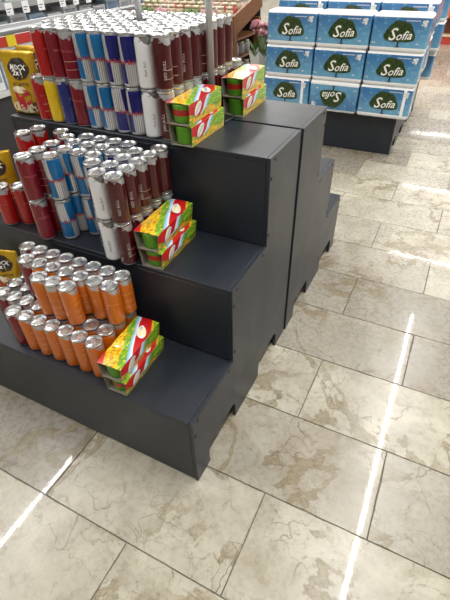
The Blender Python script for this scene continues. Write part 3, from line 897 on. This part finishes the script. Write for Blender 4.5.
# ---------------------------------------------------------------- wooden stall, flowers, red shelf
def wood():
    t = NT('stall_wood')
    mp = t.n('ShaderNodeMapping'); t.put(mp.inputs[0], t.obj()); mp.inputs['Scale'].default_value = (2.0, 2.0, 30.0)
    f = t.noise(mp.outputs[0], 2.0, 4.0, 0.6, 0.6)
    t.base(t.mix(f, C(0.10, 0.035, 0.012), C(0.24, 0.10, 0.035))); t.set(Roughness=0.45)
    return t.m
WOOD = wood()
SX, SY = -1.60, 3.6
stl = empty('wooden_stall', (SX, SY, 0), 'brown wooden produce stall with sloping end board behind the cans', 'stall')
def S(name, a, b, mat=WOOD, bev=0.004):
    return link(name, MB().box(*a, *b).mesh(name, [mat], bevel=bev), stl)
S('front_board', (-1.15, 0.0, 0.665), (-0.021, 0.025, 0.765))
mb = MB().prism([(0.0, 0.60), (0.66, 0.78), (0.66, 0.92), (0.0, 0.77)], -0.02, 0.005, lambda a, b, h: (h, a, b)); link('end_board', mb.mesh('end_board', [WOOD], bevel=0.003, fixn=True), stl)
for x in (-1.15, -0.065): 
    for y in (0.03, 0.60): S('post', (x, y, 0.0), (x+0.06, y+0.06, 0.64 + (0.06 if y > 0.1 else 0)))
mb = MB().prism([(0.03, 0.645), (0.65, 0.79), (0.65, 0.81), (0.03, 0.665)], -1.13, -0.021, lambda a, b, h: (h, a, b)); link('sloping_tray', mb.mesh('sloping_tray', [WOOD], fixn=True), stl)
for z in (0.22, 0.40, 0.56): S('shelf', (-1.13, 0.10, z), (-0.01, 0.595, z+0.02))
S('back_board', (-1.13, 0.665, 0.05), (-0.02, 0.68, 0.80), DARKB)
PROD = [('beige', (0.5, 0.40, 0.28)), ('white', (0.72, 0.70, 0.66)), ('green', (0.16, 0.25, 0.10)), ('red', (0.42, 0.06, 0.04)), ('pink', (0.6, 0.35, 0.36)), ('tan', (0.42, 0.28, 0.15))]
def small_pack(x, y, z, col, cname, label, group, r=0.03, h=0.08):
    o = empty('jar', (x, y, z), label, 'jar', group)
    m = plain('jar_'+cname, col, 0.4, grain=0.25)
    link('glass', MB().lathe([(r*0.85, 0), (r, 0.006), (r, h*0.72), (r*0.75, h*0.82)], 12).mesh('glass', [m]), o)
    link('lid', MB().lathe([(r*0.8, h*0.82), (r*0.8, h)], 12).mesh('lid', [plain('jar_lid', (0.5, 0.42, 0.3), 0.4, 0.3)]), o)
slope = 0.145/0.62
for r in range(3):
    for i in range(12):
        cn, cc = PROD[(i*5 + r*3 + (i*i) % 4) % 6]
        y = 0.10 + 0.09*r
        small_pack(SX-0.09-0.088*i, SY+y, 0.655+0.02+slope*(y+0.03)-0.003, cc, cn, '%s jar on the wooden stall tray, %s, %s from the right' % (cn, ROW[r], ORD[i]), 'jars on the wooden stall', 0.037, 0.13)
for zi, z in enumerate((0.24, 0.42)):
    for i in range(3):
        small_pack(SX-0.075, SY+0.17+0.13*i, z + 0.0006, (0.25, 0.25, 0.24), 'grey', 'grey jar in the open end of the wooden stall, %s shelf, %s from front' % (('lower', 'upper')[zi], ORD[i]), 'grey jars in the stall end', 0.045, 0.11)

fl = empty('flower_bouquet', (-1.40, 3.80, 0), 'pink flowers with green leaves in white wrapping beside the wooden stall', 'flowers')
WRAP = plain('wrap_white', (0.62, 0.63, 0.60), 0.5, grain=0.08, scale=20)
LEAF = plain('leaf_green', (0.07, 0.12, 0.03), 0.5, grain=0.4, scale=30)
PINK = plain('petal_pink', (0.62, 0.32, 0.36), 0.6, grain=0.15, scale=40)
mb = MB()
wr = []
for k in range(14): wr.append(0.12 + (0.02 if k % 2 else -0.012))
b = 0
for z, s in ((0.0, 0.55), (0.25, 0.75), (0.44, 1.0)):
    for k in range(14):
        a = 2*PI*k/14; q = wr[k]*s if z > 0.3 else 0.11*s
        mb.v.append((q*math.cos(a), q*math.sin(a), z + (0.06*(k % 2) if z > 0.3 else 0)))
for i in range(2):
    for k in range(14):
        k2 = (k+1) % 14; mb.face((i*14+k, i*14+k2, (i+1)*14+k2, (i+1)*14+k))
mb.face(list(reversed(range(14))))
link('wrapping', mb.mesh('wrapping', [WRAP]), fl)
rnd = random.Random(3)
leafm = MB(); leafm.v += [(0, 0, 0), (0.018, 0.0, 0.04), (0, 0.006, 0.10), (-0.018, 0.0, 0.04), (0, -0.006, 0.045)]
for f_ in ((0, 1, 4), (1, 2, 4), (2, 3, 4), (3, 0, 4), (0, 3, 2, 1)): leafm.face(f_)
leafme = leafm.mesh('leaf', [LEAF])
for k in range(34):
    a = rnd.uniform(0, 6.28); q = rnd.uniform(0.02, 0.10)
    o = link('leaf', leafme, fl, (q*math.cos(a), q*math.sin(a), rnd.uniform(0.40, 0.52)))
    o.rotation_euler = (rnd.uniform(-0.7, 0.7), rnd.uniform(-0.7, 0.7), a)
bl = MB()
for ring, (r0, z0, n) in enumerate(((0.034, 0.012, 7), (0.022, 0.022, 6), (0.010, 0.028, 4))):
    for k in range(n):
        a = 2*PI*k/n + ring; c, s = math.cos(a), math.sin(a); b = len(bl.v)
        w = 0.55*r0
        for rr, ww, zz in ((0.002, 0.003, 0.0), (r0*0.6, w, z0*0.6), (r0, w*0.6, z0)):
            bl.v += [(rr*c-ww*s, rr*s+ww*c, zz), (rr*c+ww*s, rr*s-ww*c, zz)]
        bl.face((b, b+1, b+3, b+2)); bl.face((b+2, b+3, b+5, b+4))
blme = bl.mesh('blossom', [PINK])
for k in range(16):
    a = rnd.uniform(0, 6.28); q = 0.11*math.sqrt(rnd.random())
    o = link('blossom', blme, fl, (q*math.cos(a), q*math.sin(a), rnd.uniform(0.58, 0.70)))
    o.rotation_euler = (rnd.uniform(-0.6, 0.6)+0.4, rnd.uniform(-0.4, 0.4), a); o.scale = (1.25,)*3
link('stems', MB().lathe([(0.03, 0.02), (0.02, 0.45), (0.05, 0.60)], 8).mesh('stems', [LEAF]), fl)

rs = empty('red_shelf', (0.12, 7.78, 0), 'red and orange low shelf unit far away at the right', 'shelf unit')
ORG = plain('shelf_orange', (0.62, 0.10, 0.02), 0.45); RDB = plain('shelf_red', (0.42, 0.04, 0.02), 0.45); BRW = plain('shelf_brown', (0.14, 0.04, 0.018), 0.5)
def Q(name, a, b, mat): return link(name, MB().box(*a, *b).mesh(name, [mat], bevel=0.004), rs)
Q('plinth', (-0.6, 0.0, 0.0), (0.9, 0.4, 0.10), RDB)
Q('shelf_edge', (-0.6, -0.01, 0.101), (0.9, 0.4, 0.125), plain('shelf_trim', (0.6, 0.45, 0.3), 0.5))
Q('back_panel', (-0.6, 0.2, 0.126), (0.9, 0.4, 0.34), BRW)
Q('side_board', (-0.6, 0.0, 0.126), (-0.57, 0.199, 0.34), BRW)
Q('top_board', (-0.6, 0.0, 0.341), (0.9, 0.4, 0.62), ORG)
